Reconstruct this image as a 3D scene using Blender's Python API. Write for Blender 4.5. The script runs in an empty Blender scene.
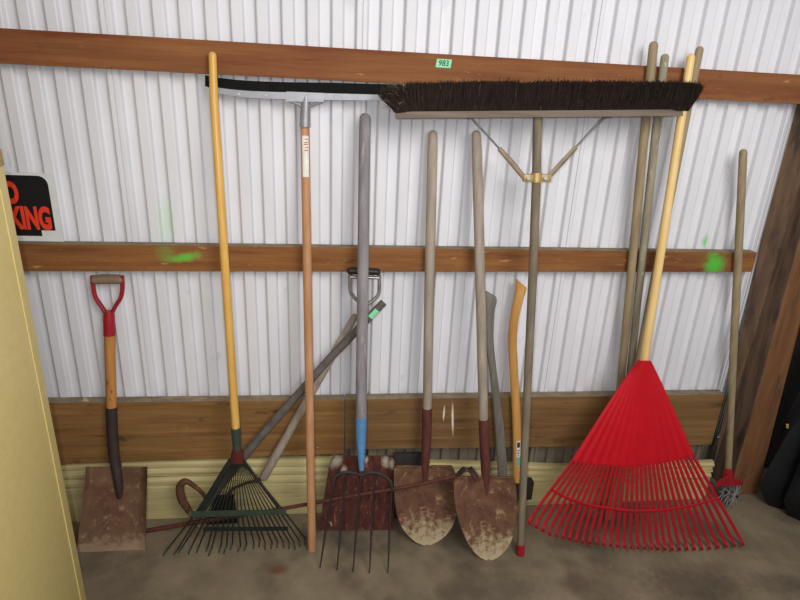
import bpy, bmesh, math, random
from mathutils import Vector as V, noise as mnoise
random.seed(7)
S = bpy.context.scene
COL = S.collection

# ------------------------------------------------------------------ camera
F, CH, CD, YAW, PITCH, ROLL = 569.0, 1.4809, 1.7425, .3511, .0474, .1966
R_ = V((0.99348818, -0.10488907, 0.0444917)).normalized()
U_ = V((-0.0053949, 0.34675478, 0.93794031)).normalized()
W_ = V((0.1138074, 0.93207264, -0.34393091)).normalized()
CAM = V((0, -CD, CH))
cam = bpy.data.cameras.new('camera'); cam.sensor_width = 36; cam.lens = F / 800 * 36
co = bpy.data.objects.new('camera', cam); COL.objects.link(co)
from mathutils import Matrix
m = Matrix(((R_.x, U_.x, -W_.x, CAM.x), (R_.y, U_.y, -W_.y, CAM.y), (R_.z, U_.z, -W_.z, CAM.z), (0, 0, 0, 1)))
co.matrix_world = m
cam.clip_start = .02
S.camera = co

def ray(x, y): return R_ * ((x - 400) / F) - U_ * ((y - 300) / F) + W_
def at(x, y, Y):
    """point of the place seen at (x, y) standing at depth Y (wall plane is Y = 0)"""
    d = ray(x, y); return CAM + d * ((Y + CD) / d.y)
def floor_at(x, y, z=0.0):
    d = ray(x, y); return CAM + d * ((z - CH) / d.z)
def T(*pts): return [at(*p) for p in pts]
def lerp(a, b, t): return a + (b - a) * t

# ------------------------------------------------------------------ materials
def lin(c):
    o = []
    for v in c:
        v /= 255.
        o.append(v / 12.92 if v <= .04045 else ((v + .055) / 1.055) ** 2.4)
    return (*o, 1)

def mat(name, c1, c2=None, scale=(8, 8, 8), rough=.6, metal=0, c3=None, spot=(30, .62, .7), bump=0, detail=5, spec=.4,
        mud=None, contrast=(.3, .7), green=None, extra=None):
    """procedural colour: c1/c2 mixed by stretched noise, c3 in patches, mud = (colour, z0, z1) blotches denser downwards, as dried mud on the shovels,
    green = list of (centre, radii) of soft-edged colour patches, such as sprayed paint"""
    M = bpy.data.materials.new(name); M.use_nodes = True
    N = M.node_tree.nodes; L = M.node_tree.links
    b = N['Principled BSDF']
    b.inputs['Roughness'].default_value = rough; b.inputs['Metallic'].default_value = metal
    b.inputs['Specular IOR Level'].default_value = spec
    tc = N.new('ShaderNodeTexCoord')
    def noise(sc, det=5, rgh=.6):
        mp = N.new('ShaderNodeMapping'); mp.inputs['Scale'].default_value = sc
        L.new(tc.outputs['Object'], mp.inputs['Vector'])
        n = N.new('ShaderNodeTexNoise'); n.inputs['Scale'].default_value = 1; n.inputs['Detail'].default_value = det
        n.inputs['Roughness'].default_value = rgh
        L.new(mp.outputs[0], n.inputs['Vector']); return n.outputs['Fac']
    def ramp(x, a, c):
        r = N.new('ShaderNodeMapRange'); r.inputs['From Min'].default_value = a; r.inputs['From Max'].default_value = c
        L.new(x, r.inputs['Value']); return r.outputs[0]
    def mix(fac, a, c):
        x = N.new('ShaderNodeMix'); x.data_type = 'RGBA'
        L.new(fac, x.inputs[0])
        for s, v in ((6, a), (7, c)):
            if isinstance(v, tuple): x.inputs[s].default_value = v
            else: L.new(v, x.inputs[s])
        return x.outputs[2]
    def math_(op, a, c):
        x = N.new('ShaderNodeMath'); x.operation = op
        for i, v in enumerate((a, c)):
            if isinstance(v, (int, float)): x.inputs[i].default_value = v
            else: L.new(v, x.inputs[i])
        return x.outputs[0]
    n1 = noise(scale, detail)
    colr = lin(c1)
    if c2: colr = mix(ramp(n1, *contrast), lin(c1), lin(c2))
    if c3:
        sp = spot[0] if isinstance(spot[0], tuple) else (spot[0],) * 3
        colr = mix(ramp(noise(sp, 4), spot[1], spot[2]), colr, lin(c3))
    if extra:
        for (cc, sp, a, c) in extra:
            colr = mix(ramp(noise(sp, 6), a, c), colr, lin(cc))
    if mud:
        sep = N.new('ShaderNodeSeparateXYZ'); L.new(tc.outputs['Object'], sep.inputs[0])
        h = ramp(sep.outputs['Z'], mud[2], mud[1])
        nn = noise((45, 45, 45), 6, .7)
        fac = ramp(math_('ADD', math_('MULTIPLY', h, .55), nn), .72, .95)
        colr = mix(fac, colr, lin(mud[0]))
    if green:
        for (c, rad, gcol, gst, grag, gang) in green:
            mp = N.new('ShaderNodeVectorMath'); mp.operation = 'SUBTRACT'
            L.new(tc.outputs['Object'], mp.inputs[0]); mp.inputs[1].default_value = c
            rt = N.new('ShaderNodeVectorRotate'); rt.rotation_type = 'Y_AXIS'; rt.inputs['Angle'].default_value = math.radians(gang); L.new(mp.outputs[0], rt.inputs['Vector'])
            sc = N.new('ShaderNodeVectorMath'); sc.operation = 'DIVIDE'
            L.new(rt.outputs[0], sc.inputs[0]); sc.inputs[1].default_value = rad
            ln = N.new('ShaderNodeVectorMath'); ln.operation = 'LENGTH'; L.new(sc.outputs[0], ln.inputs[0])
            d = math_('ADD', ln.outputs['Value'], math_('MULTIPLY', math_('SUBTRACT', noise((45, 45, 45), 5), .5), grag))
            colr = mix(math_('MULTIPLY', ramp(d, 1.2, .35), gst), colr, lin(gcol))
    if isinstance(colr, tuple): b.inputs['Base Color'].default_value = colr
    else: L.new(colr, b.inputs['Base Color'])
    if bump:
        bp = N.new('ShaderNodeBump'); bp.inputs['Strength'].default_value = bump; bp.inputs['Distance'].default_value = .003
        L.new(n1, bp.inputs['Height']); L.new(bp.outputs[0], b.inputs['Normal'])
    return M

VERT = (55, 55, 5)
M = {}
M['yellow_wood'] = mat('yellow varnished wood', (228, 184, 100), (210, 158, 74), VERT, .35, c3=(150, 100, 40), spot=((60, 60, 14), .68, .8))
M['pink_wood'] = mat('pinkish bare wood', (198, 148, 108), (172, 122, 82), VERT, .6)
M['grey_wood'] = mat('weathered grey wood', (152, 146, 148), (116, 110, 112), VERT, .8, c3=(176, 168, 160), spot=((60, 60, 10), .6, .75), bump=.3)
M['tan_wood'] = mat('aged tan wood', (172, 158, 142), (138, 124, 110), VERT, .7, c3=(120, 100, 84), spot=((70, 70, 12), .64, .78), bump=.2)
M['brown_grey_wood'] = mat('weathered brown grey wood', (136, 122, 102), (106, 94, 78), VERT, .8, bump=.3)
M['pale_wood'] = mat('pale clear wood', (236, 204, 140), (222, 184, 118), VERT, .45, c3=(170, 120, 60), spot=((90, 90, 40), .7, .76))
M['grey_axe'] = mat('weathered grey axe wood', (136, 128, 118), (104, 98, 90), VERT, .8, bump=.3)
M['hickory'] = mat('golden hickory', (216, 164, 92), (192, 134, 66), VERT, .45, c3=(160, 104, 50), spot=((70, 70, 10), .62, .75))
M['olive_wood'] = mat('dull olive wood', (164, 146, 112), (134, 116, 88), VERT, .7)
M['ash_pole'] = mat('grey green pole wood', (160, 152, 128), (128, 118, 98), VERT, .8, c3=(190, 184, 160), spot=((70, 70, 30), .62, .7))
M['dark_pole'] = mat('dark grey pole wood', (112, 104, 98), (84, 76, 72), (30, 30, 30), .8, bump=.3)
M['orange_wood'] = mat('orange shovel wood', (196, 140, 76), (170, 110, 54), VERT, .55, c3=(110, 70, 40), spot=((50, 50, 20), .62, .7))
M['grip_wood'] = mat('worn grip wood', (146, 122, 98), (116, 94, 74), (5, 50, 50), .7)
M['red_paint'] = mat('red paint', (168, 32, 44), (138, 24, 36), (30, 30, 30), .4, c3=(120, 30, 30), spot=(60, .66, .74))
M['collar_red'] = mat('dull dark red', (96, 34, 28), (72, 26, 22), (60, 60, 60), .7)
M['red_plastic'] = mat('red plastic', (196, 12, 28), (182, 9, 24), (10, 10, 10), .5, spec=.3)
M['rust'] = mat('brown rust', (112, 76, 56), (78, 50, 40), (35, 35, 35), .85, c3=(150, 118, 92), spot=(50, .6, .75), mud=((176, 154, 122), .0, .14), bump=.3, spec=.2)
M['rust_pale'] = mat('dusty brown steel', (122, 92, 70), (98, 68, 50), (25, 25, 25), .85, c3=(158, 128, 100), spot=(45, .58, .76), mud=((150, 126, 100), .0, .1), bump=.2, spec=.2)
M['rust_red'] = mat('dark red rust', (98, 54, 46), (64, 36, 32), (60, 60, 18), .9, c3=(134, 84, 66), spot=((70, 70, 25), .58, .7), bump=.3, spec=.2,
                    extra=[((190, 178, 154), (60, 60, 36), .66, .74)],
   green=[(tuple(at(x, y, -.09) - floor_at(357, 530)), (rx, .06, rz), (188, 178, 156), .8, 1.5, 0) for x, y, rx, rz in ((336, 461, .022, .03), (386, 462, .014, .024), (392, 463, .008, .03), (344, 470, .012, .02), (366, 461, .008, .012))])
M['rust_mud'] = mat('brown rust with dried mud', (116, 84, 62), (86, 58, 44), (30, 30, 30), .9, c3=(160, 128, 96), spot=(40, .58, .74), mud=((176, 156, 124), .0, .17), bump=.4, spec=.2)
M['socket_rust'] = mat('dark red brown socket', (100, 52, 44), (72, 36, 32), (60, 60, 20), .75, bump=.2)
M['socket_dark'] = mat('blackened socket', (62, 48, 44), (44, 36, 34), (40, 40, 20), .7)
M['red_rod'] = mat('rust red rod', (104, 56, 46), (76, 40, 34), (60, 60, 60), .8)
M['blue_paint'] = mat('blue paint', (96, 146, 192), (76, 122, 168), (60, 60, 20), .45, c3=(40, 60, 80), spot=(80, .66, .72))
M['dark_steel'] = mat('dark steel', (52, 52, 50), (34, 34, 34), (60, 60, 60), .55, metal=.6)
M['iron'] = mat('dull iron', (64, 56, 52), (46, 40, 38), (50, 50, 50), .7, metal=.3)
M['green_steel'] = mat('green painted steel', (62, 76, 64), (46, 56, 48), (40, 40, 40), .5)
M['green_dark'] = mat('blackish green steel', (34, 42, 36), (24, 30, 27), (40, 40, 40), .5)
M['galv'] = mat('grey galvanised metal', (160, 160, 164), (138, 138, 142), (20, 20, 20), .45, metal=.35)
M['steel_tan'] = mat('tan coated brace steel', (146, 128, 104), (120, 104, 84), (50, 50, 50), .5, metal=.2)
M['rod_grey'] = mat('grey steel rod', (128, 124, 118), (104, 100, 94), (50, 50, 50), .5, metal=.3)
M['red_muted'] = mat('muted red plastic', (178, 16, 30), (156, 26, 34), (30, 30, 30), .6, spec=.2, c3=(120, 40, 36), spot=(22, .58, .74))  # darker, browner red for the tines and cross rib
M['brass'] = mat('brass', (186, 164, 104), (156, 132, 78), (60, 60, 60), .45, metal=.35)
M['chrome'] = mat('worn bright steel', (190, 184, 180), (120, 112, 108), (40, 40, 40), .35, metal=.7)
M['rubber'] = mat('black rubber', (14, 14, 13), (22, 22, 20), (60, 20, 60), .75, spec=.12)
M['black_plastic'] = mat('black plastic', (30, 30, 30), None, rough=.5)
M['bristle'] = mat('dark brown bristle', (58, 46, 38), (34, 27, 24), (120, 120, 15), .9, c3=(104, 88, 66), spot=((160, 160, 40), .66, .72), spec=.15)
M['fray'] = mat('pale frayed bristle', (140, 124, 100), (90, 76, 60), (90, 90, 30), .9)
M['block_wood'] = mat('grey brown block wood', (124, 110, 96), (100, 86, 74), (6, 60, 60), .75)
M['white_label'] = mat('white paper label', (238, 234, 226), (216, 208, 200), (60, 60, 60), .6)
M['ink'] = mat('dark ink', (50, 60, 56))
M['grey_ink'] = mat('grey ink', (120, 116, 116))
M['brown_ink'] = mat('brown ink', (196, 110, 50))
M['label_green'] = mat('green label', (120, 190, 160), (100, 170, 140), (60, 60, 60), .6)
M['tag_green'] = mat('light green tag paper', (150, 228, 176), (132, 212, 160), (60, 60, 60), .7)
M['cabinet'] = mat('tan enamel', (224, 204, 138), (216, 196, 128), (40, 40, 40), .5, spec=.35)
M['sign_black'] = mat('sign black', (26, 24, 28), None, rough=.45)
M['sign_red'] = mat('fluorescent red orange', (236, 70, 44), (226, 60, 36), (40, 40, 40), .5)
M['sign_white'] = mat('sign white', (226, 226, 224), (212, 212, 210), (20, 20, 20), .6)
M['bag'] = mat('black plastic sheeting', (22, 22, 24), (30, 30, 32), (15, 15, 15), .5, spec=.25)
M['spoke'] = mat('pale zinc', (170, 170, 168), (130, 130, 128), (60, 60, 60), .45, metal=.4)
M['rubber_block'] = mat('dark block', (58, 50, 46), (42, 36, 34), (40, 40, 40), .85)
M['leaf'] = mat('dry leaf', (196, 168, 100), (150, 120, 70), (60, 60, 60), .8)

HZ = (3, 40, 60)
def girt_mat(name, a, b, c, **k):
    return mat(name, a, b, HZ, .75, c3=c, spot=((2.2, 20, 34), .5, .7), bump=.25, spec=.25, **k)
M['girt_top'] = girt_mat('red brown girt', (142, 92, 54), (116, 70, 40), (114, 60, 34), extra=[((190, 148, 100), (16, 60, 60), .66, .78), ((92, 54, 36), (9, 14, 20), .64, .76), ((200, 166, 124), (70, 90, 90), .74, .78)])
M['girt_mid'] = girt_mat('brown girt', (146, 98, 54), (114, 70, 38), (104, 58, 34), extra=[((186, 150, 106), (14, 60, 70), .64, .76), ((84, 54, 36), (12, 20, 26), .66, .76)],
                         green=[((-.447, -.04, .984), (.052, .08, .015), (84, 200, 70), .75, 1.2, 12), ((-.5, -.04, 1.0), (.03, .08, .035), (84, 190, 80), .22, 1.4, 0), ((1.262, -.04, .985), (.038, .08, .045), (70, 190, 66), .85, 1.2, 20)])
M['board_low'] = girt_mat('olive brown board', (154, 114, 66), (112, 78, 44), (128, 98, 56), extra=[((176, 148, 104), (24, 60, 70), .68, .76), ((84, 56, 36), (8, 20, 26), .62, .72)])
M['board_low_b'] = girt_mat('brown board', (136, 104, 64), (104, 74, 44), (116, 88, 54), extra=[((176, 148, 104), (24, 60, 70), .68, .76), ((84, 60, 40), (8, 20, 26), .6, .72)],
    green=[((.382, -.04, .43), (.0035, .05, .030), (236, 226, 200), .95, .5, 0), ((.415, -.04, .405), (.0045, .05, .066), (238, 228, 204), .95, .5, 5)])
M['dust'] = mat('dusty timber edge', (150, 136, 112), (118, 100, 78), (20, 40, 40), .9)
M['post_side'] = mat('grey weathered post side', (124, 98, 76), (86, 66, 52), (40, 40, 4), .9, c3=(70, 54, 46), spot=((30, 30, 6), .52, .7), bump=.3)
M['skirt'] = mat('pale treated skirt board', (208, 194, 140), (178, 162, 112), (3, 30, 60), .75, c3=(140, 128, 84), spot=((4, 40, 60), .6, .74))
M['post_wood'] = mat('aged post wood', (136, 94, 56), (98, 62, 40), (40, 40, 4), .85, c3=(92, 64, 46), spot=((30, 30, 5), .55, .7), bump=.3,
                     extra=[((190, 160, 130), (9, 9, 7), .68, .71)])
M['wall'] = mat('white painted steel sheet', (226, 225, 229), (216, 215, 219), (6, 6, 3), .5, spec=.35, mud=((122, 114, 98), .25, .40),  # grey-brown blotches, denser towards the foot of the sheet
                extra=[((186, 182, 186), (9, 9, 5), .64, .78), ((150, 120, 104), (70, 70, 60), .76, .8)],
                green=[((-.505, 0, 1.08), (.03, .05, .08), (150, 220, 150), .3, 1.4, -8), ((1.24, 0, 1.055), (.017, .05, .026), (90, 200, 80), .75, 1.0, 0)])
M['concrete'] = mat('brown-stained concrete with dark patches', (140, 126, 102), (108, 96, 78), (6, 6, 6), .85, spec=.2, bump=.25, c3=(92, 82, 68), spot=(3.1, .5, .66),
   green=[(tuple(floor_at(279, 570)), (.034, .022, .05), (112, 70, 48), .8, .7, 0), (tuple(floor_at(685, 585)), (.17, .10, .2), (70, 62, 54), .6, 1.2, 0), (tuple(floor_at(775, 585)), (.1, .06, .2), (74, 66, 56), .5, 1.2, 0), (tuple(floor_at(500, 590)), (.22, .07, .2), (84, 76, 64), .45, 1.2, 0), (tuple(floor_at(120, 590)), (.13, .1, .2), (84, 74, 62), .4, 1.2, 0)],  # a brown spot, then wide darker patches along the front of the floor
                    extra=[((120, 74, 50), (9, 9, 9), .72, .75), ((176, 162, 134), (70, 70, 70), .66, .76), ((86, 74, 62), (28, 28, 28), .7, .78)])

# ------------------------------------------------------------------ mesh helpers
def perp(t, ref):
    a = ref - t * ref.dot(t)
    if a.length < 1e-5: a = V((0, 1, 0)) - t * t.y
    return a.normalized()

def tube(bm, pts, rad, seg=16, ref=(1, 0, 0), cap='flat', ends=(True, True)):
    """swept round or oval bar; rad = number, (a, b) or a list of those per point"""
    ref = V(ref); n = len(pts)
    rl = rad if isinstance(rad, list) else [rad] * n
    rl = [(r, r) if not isinstance(r, tuple) else r for r in rl]
    P = [V(p) for p in pts]
    if cap == 'round':
        def dome(p, q, r):
            t = (p - q).normalized(); rr = (r[0] + r[1]) / 2
            return [(p + t * rr * (math.sin(k * math.pi / 8) - 1) * 1.0 + t * 0, (r[0] * math.cos(k * math.pi / 8), r[1] * math.cos(k * math.pi / 8))) for k in (1, 2, 3)]
        a = dome(P[0], P[1], rl[0]); b = dome(P[-1], P[-2], rl[-1])
        t0 = (P[0] - P[1]).normalized() * ((rl[0][0] + rl[0][1]) / 2); t1 = (P[-1] - P[-2]).normalized() * ((rl[-1][0] + rl[-1][1]) / 2)
        P0, P1 = P[0] - t0, P[-1] - t1
        P = [x[0] for x in reversed(a)] + [P0] + P[1:-1] + [P1] + [x[0] for x in b]
        rl = [x[1] for x in reversed(a)] + [rl[0]] + rl[1:-1] + [rl[-1]] + [x[1] for x in b]
    n = len(P); rings = []
    for i in range(n):
        t = (P[min(i + 1, n - 1)] - P[max(i - 1, 0)])
        t = t.normalized() if t.length > 1e-9 else V((0, 0, 1))
        a = perp(t, ref); b = t.cross(a)
        rings.append([bm.verts.new(P[i] + a * (rl[i][0] * math.cos(2 * math.pi * k / seg)) + b * (rl[i][1] * math.sin(2 * math.pi * k / seg))) for k in range(seg)])
    for i in range(n - 1):
        for k in range(seg):
            bm.faces.new((rings[i][k], rings[i][(k + 1) % seg], rings[i + 1][(k + 1) % seg], rings[i + 1][k]))
    bm.faces.new(list(reversed(rings[0]))); bm.faces.new(rings[-1])

def smooth_path(pts, k=6):
    """Catmull-Rom through the points"""
    P = [V(p) for p in pts]; out = []
    for i in range(len(P) - 1):
        a, b, c, d = P[max(i - 1, 0)], P[i], P[i + 1], P[min(i + 2, len(P) - 1)]
        for j in range(k):
            t = j / k
            out.append(.5 * ((2 * b) + (c - a) * t + (2 * a - 5 * b + 4 * c - d) * t * t + (3 * b - a - 3 * c + d) * t ** 3))
    out.append(P[-1]); return out
def interp(vals, k=6):
    out = []
    for i in range(len(vals) - 1):
        for j in range(k): out.append(vals[i] + (vals[i + 1] - vals[i]) * j / k)
    out.append(vals[-1]); return out

def hexa(bm, c, bev=0):
    """c: 8 corners, bottom four then top four, counter-clockwise"""
    v = [bm.verts.new(p) for p in c]
    fs = [(3, 2, 1, 0), (4, 5, 6, 7), (0, 1, 5, 4), (1, 2, 6, 5), (2, 3, 7, 6), (3, 0, 4, 7)]
    f = [bm.faces.new([v[i] for i in q]) for q in fs]
    if bev:
        es = list({e for q in f for e in q.edges})
        bmesh.ops.bevel(bm, geom=es, offset=bev, segments=2, profile=.5, affect='EDGES')
def box(bm, x0, x1, y0, y1, z0, z1, bev=0):
    hexa(bm, [V(p) for p in ((x0, y0, z0), (x1, y0, z0), (x1, y1, z0), (x0, y1, z0), (x0, y0, z1), (x1, y0, z1), (x1, y1, z1), (x0, y1, z1))], bev)

def gridsolid(bm, P, nu, nv, thick):
    """a plate over P(u, v), 0..1, given a real thickness away from the viewer"""
    f = [[bm.verts.new(P(i / nu, j / nv)) for i in range(nu + 1)] for j in range(nv + 1)]
    b = [[bm.verts.new(f[j][i].co + V((0, thick, 0))) for i in range(nu + 1)] for j in range(nv + 1)]
    for j in range(nv):
        for i in range(nu):
            bm.faces.new((f[j][i], f[j + 1][i], f[j + 1][i + 1], f[j][i + 1]))
            bm.faces.new((b[j][i], b[j][i + 1], b[j + 1][i + 1], b[j + 1][i]))
    for j in range(nv):
        bm.faces.new((f[j][0], b[j][0], b[j + 1][0], f[j + 1][0])); bm.faces.new((f[j][nu], f[j + 1][nu], b[j + 1][nu], b[j][nu]))
    for i in range(nu):
        bm.faces.new((f[0][i], f[0][i + 1], b[0][i + 1], b[0][i])); bm.faces.new((f[nv][i], b[nv][i], b[nv][i + 1], f[nv][i + 1]))

def loft(bm, secs):
    """closed sections of equal count, capped"""
    rs = [[bm.verts.new(p) for p in s] for s in secs]; n = len(rs[0])
    for a, b in zip(rs, rs[1:]):
        for k in range(n): bm.faces.new((a[k], a[(k + 1) % n], b[(k + 1) % n], b[k]))
    bm.faces.new(list(reversed(rs[0]))); bm.faces.new(rs[-1])
def ribbon(bm, samples):
    """bar along x from samples (px, y_top, y_bottom, Y, half depth)"""
    loft(bm, [[at(x, y0, Y - h), at(x, y0, Y + h), at(x, y1, Y + h), at(x, y1, Y - h)] for x, y0, y1, Y, h in samples])

def link(name, bm, mt, base=V((0, 0, 0)), parent=None, smooth=True, label=None, stuff=False):
    bmesh.ops.recalc_face_normals(bm, faces=bm.faces[:])
    for v in bm.verts:
        if parent and v.co.z < .0006: v.co.z = .0006      # nothing sinks into the floor
        v.co -= base
    me = bpy.data.meshes.new(name); bm.to_mesh(me); bm.free()
    me.materials.append(M[mt])
    if smooth:
        me.polygons.foreach_set('use_smooth', [True] * len(me.polygons))
        try: me.set_sharp_from_angle(angle=math.radians(42))
        except Exception: pass
    o = bpy.data.objects.new(name, me); COL.objects.link(o)
    if parent: o.parent = parent
    if label: o['label'] = label
    if stuff: o['kind'] = 'stuff'
    return o

class Thing:
    def __init__(s, name, label, cat, base, group=None):
        s.base = V(base); s.o = bpy.data.objects.new(name, None); COL.objects.link(s.o)
        s.o.location = s.base; s.o['label'] = label; s.o['category'] = cat; s.o.empty_display_size = .05
        if group: s.o['group'] = group
    def part(s, name, bm, mt, parent=None, **k):
        return link(name, bm, mt, s.base, parent or s.o, **k)
    def tube(s, name, mt, pts, rad, parent=None, label=None, **k):
        bm = bmesh.new(); tube(bm, pts, rad, **k); return s.part(name, bm, mt, parent, label=label)
def single(name, bm, mt, base, label, cat, group=None, **k):
    o = link(name, bm, mt, V(base), None, **k); o.location = V(base)
    o['label'] = label; o['category'] = cat
    if group: o['group'] = group
    return o
def struct(name, bm, mt, label=None, smooth=False):
    o = link(name, bm, mt, smooth=smooth); o['kind'] = 'structure'
    if label: o['label'] = label
    return o

def text_mesh(txt, size, origin, xdir, zdir, depth=.0006, bold=0, xs=1, align='CENTER', shear=0):
    """letters as a thin solid mesh standing at origin, running along xdir, upright along zdir"""
    c = bpy.data.curves.new('t', 'FONT'); c.body = txt; c.size = size; c.extrude = depth / 2; c.offset = bold
    c.align_x = align; c.shear = shear; c.resolution_u = 4
    o = bpy.data.objects.new('t', c); COL.objects.link(o)
    dg = bpy.context.evaluated_depsgraph_get(); dg.update()
    me = bpy.data.meshes.new_from_object(o.evaluated_get(dg))
    bm = bmesh.new(); bm.from_mesh(me)
    bpy.data.objects.remove(o); bpy.data.curves.remove(c); bpy.data.meshes.remove(me)
    xd = V(xdir).normalized(); zd = V(zdir).normalized(); nd = xd.cross(zd)
    for v in bm.verts: v.co = V(origin) + xd * v.co.x * xs + zd * v.co.y + nd * v.co.z
    return bm

def patch(bm, p0, p1, r, a0, a1, th=.0007, seg=10):
    """sticker wrapped on a round handle between p0 and p1; angle 0 = towards +x, 90 = towards the viewer"""
    p0, p1 = V(p0), V(p1); t = (p1 - p0).normalized(); a = perp(t, V((1, 0, 0))); b = perp(t, V((0, -1, 0)))
    secs = []
    for k in range(seg + 1):
        g = math.radians(a0 + (a1 - a0) * k / seg); d = a * math.cos(g) + b * math.sin(g)
        secs.append([p0 + d * r, p0 + d * (r + th), p1 + d * (r + th), p1 + d * r])
    loft(bm, secs)

# ------------------------------------------------------------------ setting
bm = bmesh.new(); gx, gy = 40, 30
gv = [[bm.verts.new((-3.2 + 6.6 * i / gx, -4.2 + 4.6 * j / gy, 0)) for i in range(gx + 1)] for j in range(gy + 1)]
for j in range(gy):
    for i in range(gx): bm.faces.new((gv[j][i], gv[j][i + 1], gv[j + 1][i + 1], gv[j + 1][i]))
struct('floor', bm, 'concrete', 'concrete floor with brown stains and dark patches')

bm = bmesh.new(); p = .0678; x0 = .1215; prof = []
def wy(x): return max(0, x - 1.42) * 1.0
for n in range(-21, 28):
    a = x0 + n * p
    pr = [(-.0036, .0175), (-.0012, .0155), (.0022, .002), (.0050, 0), (.0300, 0), (.0328, .002), (.0362, .0155), (.0386, .0175)]
    if n % 10 == 9: pr = pr[:4] + [(.016, 0), (.0172, .0035), (.0188, .0035), (.020, -.0012), (.0300, -.0012)] + pr[5:]
    for dx, dy in pr: prof.append((a + dx, dy + wy(a + dx)))
rows = []
for z in (.0, .6, 1.2, 1.8, 2.7):
    rows.append([bm.verts.new((x, y, z)) for x, y in prof])
for a, b in zip(rows, rows[1:]):
    for k in range(len(prof) - 1): bm.faces.new((a[k], a[k + 1], b[k + 1], b[k]))
struct('wall_back', bm, 'wall', 'white corrugated steel wall')

def girt(name, mt, p_l, p_r, height, label, h2=None, yf=-.038, bev=.0025):
    """horizontal timber between two seen upper front corners, extended to the left beyond the frame"""
    a, b = at(*p_l, yf), at(*p_r, yf)
    bm = bmesh.new(); h2 = h2 or height; n = 24
    secs = []
    for i in range(n + 1):
        t = i / n; c = a.lerp(b, t); h = lerp(height, h2, t)
        w = .0012 * mnoise.noise(V((c.x * 3, 0, height * 9)))
        secs.append([V((c.x, yf, c.z + w)), V((c.x, -.0005, c.z + w)), V((c.x, -.0005, c.z - h + w)), V((c.x, yf, c.z - h + w))])
    loft(bm, secs)
    o = struct(name, bm, mt, label)
    o.data.materials.append(M['dust'])          # settled dust on the upper edge
    if name != 'trim_1':
        for f in o.data.polygons:
            if f.normal.z > .7: f.material_index = 1
    return o
girt('trim_1', 'girt_top', (-130, 20.5), (960, 84), .0845, 'red brown girt along the top of the wall', .0815)
girt('trim_2', 'girt_mid', (-80, 242.7), (757, 252.5), .084, 'brown girt across the middle of the wall', .068)
girt('trim_3', 'board_low', (-80, 404.8), (344.5, 400), .242, 'wide brown board low on the left', .215)
girt('trim_4', 'board_low_b', (345.5, 399.5), (725, 394.5), .200, 'wide brown board low on the right', .218)
# ribbed pale skirt
bm = bmesh.new()
sp = [(0, .0), (-.016, .0), (-.016, .118)]
for k in range(3):
    z = .122 + k * .032
    sp += [(-.010, z), (-.010, z + .006), (-.020, z + .011), (-.020, z + .022), (-.014, z + .028)]
sp += [(-.014, .222), (0, .222)]
for k in range(len(sp)): sp[k] = (min(sp[k][0], 0) , sp[k][1])
loft(bm, [[V((x, y, z * (1.13 - .34 * max(0, min(1, (x + .2) / 1.1))))) for y, z in sp] for x in (-1.3, -.5, .0, .4, .9, 1.48)])
struct('baseboard_back', bm, 'skirt', 'pale ribbed skirt board at the foot of the wall')
# post at the right, leaning a little
bm = bmesh.new()
def cor(z): return [V((1.598 - .0165 * z, -.001, z)), V((1.722 - .056 * z, -.001, z)), V((1.722 - .056 * z, .125, z)), V((1.598 - .060 * z, .125, z))]
hexa(bm, cor(0) + cor(2.5), .005)
po = struct('trim_5', bm, 'post_wood', 'old wooden post beside the wall')
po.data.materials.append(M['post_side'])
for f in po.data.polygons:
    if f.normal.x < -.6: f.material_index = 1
bm = bmesh.new(); box(bm, -1.34, -1.31, -2.2, .03, 0, 2.7)  # dark panel added out of view to cut ambient light from the left
struct('left_light_blocker', bm, 'rubber_block', 'unseen dark side panel added to dim light from the left')
bm = bmesh.new(); box(bm, 1.66, 3.3, .16, .18, 0, 2.7)
struct('wall_right', bm, 'rubber_block', 'dark wall beyond the post')

# ------------------------------------------------------------------ square D-handle shovel (red)
def blade_fn(rows, dish=.02, power=2, flange=0, frog=0):
    ys = [r[0] for r in rows]
    def Pf(u, v):
        y = lerp(ys[0], ys[-1], v); k = 0
        while k < len(rows) - 2 and y > ys[k + 1]: k += 1
        t = (y - ys[k]) / (ys[k + 1] - ys[k]); a, b = rows[k], rows[k + 1]
        xl, xr, Y = lerp(a[1], b[1], t), lerp(a[2], b[2], t), lerp(a[3], b[3], t)
        s = abs(2 * u - 1); Yc = Y - dish * s ** power * (1 - .75 * v)
        if flange: Yc -= flange * max(0, (s - .8) / .2) ** 1.5 * (1 - .8 * v)
        if frog: Yc -= frog * math.exp(-((2 * u - 1) / .16) ** 2) * (1 - v) ** 1.2
        Yc += .0025 * mnoise.noise(V((u * 4, v * 4, ys[0])))
        return at(lerp(xl, xr, u), y, Yc)
    return Pf
def ring_sock(t, name, mt, pts, rad, parent=None, **k): return t.tube(name, mt, pts, rad, parent, **k)

base = floor_at(111, 552)
t = Thing('square_shovel', 'square-mouth shovel with a red D-shaped handle, leaning left of the yellow-handled leaf rake', 'shovel', base, 'square D-handled shovels')
bm = bmesh.new()
gridsolid(bm, blade_fn([(467, 85.5, 147, -.095), (480, 85, 147, -.105), (500, 83.5, 146.5, -.118), (520, 80.5, 146, -.133), (552, 76.5, 145, -.163)], .006, 2, .028), 28, 18, .0025)
bl = t.part('blade', bm, 'rust_pale')
sh0, sh1, sh2 = at(109.3, 331, -.030), at(111.5, 404, -.054), at(117, 470, -.100)
t.tube('shaft', 'orange_wood', [at(109.3, 330, -.03), at(110.3, 368, -.042), at(111.7, 412, -.057)], .0158)
t.tube('socket', 'socket_dark', smooth_path([at(111.4, 407, -.056), at(112.3, 430, -.066), at(114.5, 458, -.085), at(117.5, 474, -.101), at(119, 488, -.114), at(119.5, 498, -.1185)]), interp([.0168, .0168, .0168, .0160, .0135, .007, .002])[:37], label='blackened steel socket')
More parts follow.
